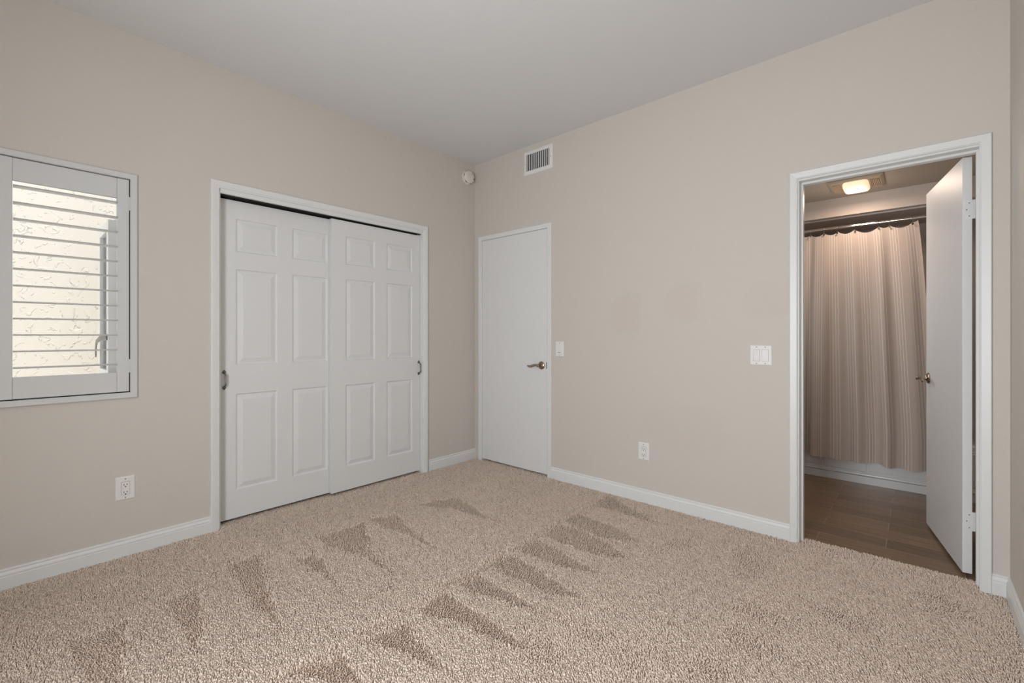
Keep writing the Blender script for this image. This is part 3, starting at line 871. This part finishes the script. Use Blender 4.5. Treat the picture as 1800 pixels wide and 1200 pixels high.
# local frame: X along the wall (0 = right end of the opening, negative to the left), -Y into the room
wl = WN0 - WN1
obj('shutter_frame', ring([(0, -0.045), (0, 0.012), (0.003, 0.0145), (0.026, 0.0145), (0.030, 0.011), (0.030, 0.0), (0.002, 0.0), (0.002, -0.045)], wl, 0, 0, hh, lambda u, w, z: (u, -w, z)), M['shutter'], parent=sh)
LZ = [1.838, 1.761, 1.686, 1.610, 1.534, 1.458, 1.381, 1.305, 1.229, 1.153, 1.077, 1.001]
def shutter_panel(u0, u1, hinge_right):
    """u0..u1 outer edges of the panel."""
    sw = 0.048
    bm = bmesh.new()
    z0, z1 = 0.0045, hh - 0.003
    bx(bm, u0, u0 + sw, -0.004, 0.024, z0, z1, bev=0.0025)
    bx(bm, u1 - sw, u1, -0.004, 0.024, z0, z1, bev=0.0025)
    pn = obj('shutter_panel', bm, M['shutter'], parent=sh)
    obj('rail', box(u0 + sw, u1 - sw, 0.000, 0.022, z0, 0.958 - WZ0, bev=0.002), M['shutter'], parent=pn)
    obj('rail', box(u0 + sw, u1 - sw, 0.000, 0.022, 1.863 - WZ0, z1, bev=0.002), M['shutter'], parent=pn)
    first = None
    for z in LZ:
        if first is None:
            rows = []
            for uu in (u0 + sw + 0.0015, u1 - sw - 0.0015):
                r = []
                for k in range(20):
                    a = 2 * math.pi * k / 20
                    r.append((uu, 0.010 + 0.0315 * math.cos(a), 0.0042 * math.copysign(abs(math.sin(a)) ** 0.8, math.sin(a))))
                rows.append(r)
            bm = sweep(bmesh.new(), rows)
            first = obj('louver', bm, M['shutter'], parent=pn, loc=(0, 0, z - WZ0), smooth=True)
        else:
            c = first.copy(); COL.objects.link(c); c.location = (0, 0, z - WZ0)
    hx = u1 if hinge_right else u0
    for z in (1.8415, 0.9915):
        b2 = box(hx - 0.002, hx + 0.0045, -0.0065, 0.002, z - 0.035 - WZ0, z + 0.035 - WZ0, bev=0.001)
        obj('hinge', b2, M['shutter'], parent=pn)
    return pn
shutter_panel(-0.462, -0.0035, True)
shutter_panel(wl + 0.0035, -0.4655, False)

# the other window, in the front wall behind the camera
wf = thing('window_2', 'tall bedroom window behind the camera', 'window', (2.40, FRONT - 0.06, 0.34), 0, kind='structure')
bm = bmesh.new()
for a, b, c, d in ((-0.48, -0.44, 0, 1.72), (0.44, 0.48, 0, 1.72), (-0.48, 0.48, 0, 0.04), (-0.48, 0.48, 1.68, 1.72), (-0.44, 0.44, 0.84, 0.88)):
    bx(bm, a, b, -0.055, -0.005, c, d)
obj('window_frame', bm, M['vinyl'], parent=wf)

# frame added around the bathroom fill lamp; the wall behind has no opening
b3 = thing('fill_light_frame', 'added frame around the unseen bathroom fill light', 'window', (BX0, 0.75, 1.05), 0, kind='structure')
bm = bmesh.new()
for a, b, c, d in ((-0.29, -0.25, 0, 0.88), (0.25, 0.29, 0, 0.88), (-0.25, 0.25, 0, 0.04), (-0.25, 0.25, 0.84, 0.88)):
    bx(bm, 0.0, 0.018, a, b, c, d)
obj('window_frame', bm, M['vinyl'], parent=b3)

# outside wall facing the small window
struct('wall_outside', box(-1.72, -1.60, -8.0, 1.5, -0.2, 2.9), M['stucco'], 'cream stucco wall outside, seen between the shutter louvers', 'wall')

# ------------------------------------------------------------------ bathroom
# tub
t = thing('bathtub', 'white bathtub with panelled apron behind the shower curtain', 'bathtub', (BX0, TUB, 0))
L_ = BX1 - BX0
bm = bmesh.new()
# basin: outer shell, rim and inner bowl
out = [(0.004, 0.012), (L_ - 0.004, 0.012), (L_ - 0.004, BY1 - TUB - 0.004), (0.004, BY1 - TUB - 0.004)]
inn = [(0.09, 0.085), (L_ - 0.09, 0.085), (L_ - 0.09, BY1 - TUB - 0.06), (0.09, BY1 - TUB - 0.06)]
low = [(0.18, 0.16), (L_ - 0.14, 0.16), (L_ - 0.14, BY1 - TUB - 0.13), (0.18, BY1 - TUB - 0.13)]
rows = [[(a, b, 0.09) for a, b in out], [(a, b, 0.375) for a, b in out], [(a + (0.006 if a < 0.5 else -0.006), b + (0.008 if b < 0.3 else -0.004), 0.383) for a, b in out],
        [(a, b, 0.383) for a, b in inn], [(a, b, 0.36) for a, b in inn], [(a, b, 0.08) for a, b in low]]
sweep(bm, rows)
obj('basin', bm, M['tub'], parent=t)
bm = box(0.004, L_ - 0.004, 0.0, 0.03, 0.086, 0.345, bev=0.003)
obj('apron', bm, M['tub'], parent=t)
bm = box(2.530 - BX0, 2.805 - BX0, -0.004, 0.004, 0.092, 0.33, bev=0.003)
bx(bm, 2.82 - BX0, L_ - 0.03, -0.004, 0.004, 0.10, 0.33, bev=0.003)
bx(bm, 0.03, 2.515 - BX0, -0.004, 0.004, 0.10, 0.33, bev=0.003)
obj('apron_panel', bm, M['tub'], parent=t)
bm = box(0.002, L_ - 0.002, -0.004, 0.03, -0.004, 0.056, bev=0.002)
bx(bm, 0.002, L_ - 0.002, -0.008, 0.03, 0.058, 0.074, bev=0.005, seg=3)
bx(bm, 0.002, L_ - 0.002, -0.004, 0.03, 0.072, 0.088, bev=0.004)
obj('toe_molding', bm, M['tub'], parent=t)

# rod
t = tag(obj('curtain_rod', lathe(bmesh.new(), [(0.022, BX0 + 0.001), (0.022, BX0 + 0.008), (0.0128, BX0 + 0.010), (0.0128, 2.86), (0.0112, 2.861), (0.0112, BX1 - 0.010), (0.022, BX1 - 0.008), (0.022, BX1 - 0.001)], (0, RODY, RODZ), 'X', 24), M['chrome'], smooth=True),
        'shiny chrome shower rod under the bathroom soffit', 'curtain rod')

# curtain
HOOKS = [2.16, 2.27, 2.391, 2.446, 2.540, 2.630, 2.736, 2.882, 2.945, 3.070]
cu = thing('shower_curtain', 'long beige striped shower curtain hanging in front of the tub', 'shower curtain', (2.7, RODY, 0.17))
bm = bmesh.new()
uvl = bm.loops.layers.uv.new('UVMap')
NU, NV = 300, 60
xt0, xt1, xb0, xb1 = 2.13, 3.103, 2.10, 3.20
hook_u = [(h - xt0) / (xt1 - xt0) for h in HOOKS]
def fold(u, v):
    """Depth of the folds; v = 0 top, 1 bottom."""
    x = u * 9.0
    a = 0.010 + 0.012 * min(1, v * 1.6)
    f = math.sin(2 * math.pi * (x * 0.62 + 0.25 * math.sin(x * 0.9) + 0.10 * v)) * a + math.sin(2 * math.pi * x * 1.31 + 1.0 + v) * a * 0.32
    # a deep fold just left of the third hook
    c = 0.335 + (-0.035) * v
    g = math.exp(-((u - c) / 0.022) ** 2)
    return -0.012 - f * 1.0 + 0.040 * g * (0.55 + 0.45 * v) 
grid = []
for j in range(NV + 1):
    v = j / NV
    row = []
    for i in range(NU + 1):
        u = i / NU
        x0_ = xt0 + (xt1 - xt0) * u
        sp = min(1, v * 1.15) ** 0.8
        # the cloth left of the deep fold flares to the left on its way down
        xb = xb0 + (xb1 - xb0) * u
        k = math.exp(-((u - 0.40) / 0.10) ** 2)
        x = x0_ + (xb - x0_) * sp - 0.03 * k * sp
        d = min(abs(u - h) for h in hook_u)
        sag = 0.0
        hs_ = sorted(hook_u)
        for a, b in zip([-0.02] + hs_, hs_ + [1.06]):
            if a <= u <= b:
                t_ = (u - a) / (b - a)
                sag = 0.24 * (b - a) * 4 * t_ * (1 - t_)
                break
        zt = 1.968 - min(0.035, sag * 0.9)
        if u > hook_u[-1]:
            zt = 1.966 + 0.014 * (u - hook_u[-1]) / (1 - hook_u[-1])
        zb = 0.172 + 0.006 * math.sin(u * 21) + 0.004 * math.sin(u * 47)
        z = zt + (zb - zt) * v
        y = fold(u, v) * (0.35 + 0.65 * min(1, v * 3))
        row.append(bm.verts.new((x - 2.7, y, z - 0.17)))
    grid.append(row)
for j in range(NV):
    for i in range(NU):
        f = bm.faces.new((grid[j][i], grid[j + 1][i], grid[j + 1][i + 1], grid[j][i + 1]))
        for lp, (a, b) in zip(f.loops, ((i, j), (i, j + 1), (i + 1, j + 1), (i + 1, j))):
            lp[uvl].uv = (a / NU, b / NV)
cloth = obj('cloth', bm, M['curtain'], parent=cu, smooth=True)
hk = None
for i, h in enumerate(HOOKS):
    if hk is None:
        pts = [(0, -0.012, -0.042), (0, -0.016, -0.034), (0, -0.013, -0.015)]
        for k in range(9):
            a = math.radians(200 - k * 27)
            pts.append((0, 0.0180 * math.cos(a), 0.0180 * math.sin(a) - 0.002))
        pts.append((0, 0.008, -0.022))
        bm = tube(bmesh.new(), pts, 0.0014, 8)
        b2 = lathe(bm, [(0.0065, -0.020), (0.0065, -0.015), (0.004, -0.0135)], (0, 0, -0.044), 'Y', 14)
        hk = obj('curtain_hook', bm, M['pewter'], parent=cu, loc=(h - 2.7, 0, RODZ - 0.17), smooth=True)
    else:
        c = hk.copy(); COL.objects.link(c); c.location = (h - 2.7, 0, RODZ - 0.17)
        c.rotation_euler = (0, 0, 0.22 * math.sin(i * 2.3))

# fan light on the bathroom ceiling
FX, FY = 2.768, 1.165
t = thing('bathroom_fan_light', 'lit ceiling fan light with glowing lens in the bathroom', 'ceiling light', (FX, FY, BH))
rows = []
for s, z in ((1.0, 0.0), (1.0, -0.006), (0.9, -0.014), (0.86, -0.015)):
    rows.append([(a * 0.158 * s, b * 0.165 * s, z) for a, b in ((-1, -1), (1, -1), (1, 1), (-1, 1))])
obj('grille', sweep(bmesh.new(), rows), M['fan'], parent=t)
sl = None
for sd in (-1, 1):
    for k in range(6):
        u = sd * (0.084 + k * 0.009)
        if sl is None:
            sl = obj('grille_rib', box(-0.0018, 0.0018, -0.10, 0.10, -0.020, -0.014, bev=0.0006), M['fan'], parent=t, loc=(u, 0, 0))
        else:
            c = sl.copy(); COL.objects.link(c); c.location = (u, 0, 0)
bm = bmesh.new()
rows = []
for hx_, hy, z in ((0.073, 0.125, -0.0145), (0.075, 0.127, -0.022), (0.074, 0.12, -0.036), (0.068, 0.10, -0.047), (0.05, 0.07, -0.053)):
    r = []
    for k in range(32):
        a = 2 * math.pi * (k + 0.5) / 32
        c, s = math.cos(a), math.sin(a)
        r.append((hx_ * math.copysign(abs(c) ** 0.35, c), hy * math.copysign(abs(s) ** 0.35, s), z))
    rows.append(r)
sweep(bm, rows)
obj('lens', bm, M['lens'], parent=t, smooth=True, label='glowing warm lens')
light('fan_lamp', 'AREA', (FX, FY, BH - 0.062), (0, 0, 0), 4.0, (1.0, 0.77, 0.60), shape='RECTANGLE', size=0.13, size_y=0.20)
light('fan_glow', 'POINT', (FX, FY, BH - 0.11), (0, 0, 0), 0.8, (1.0, 0.79, 0.64), shadow_soft_size=0.045)
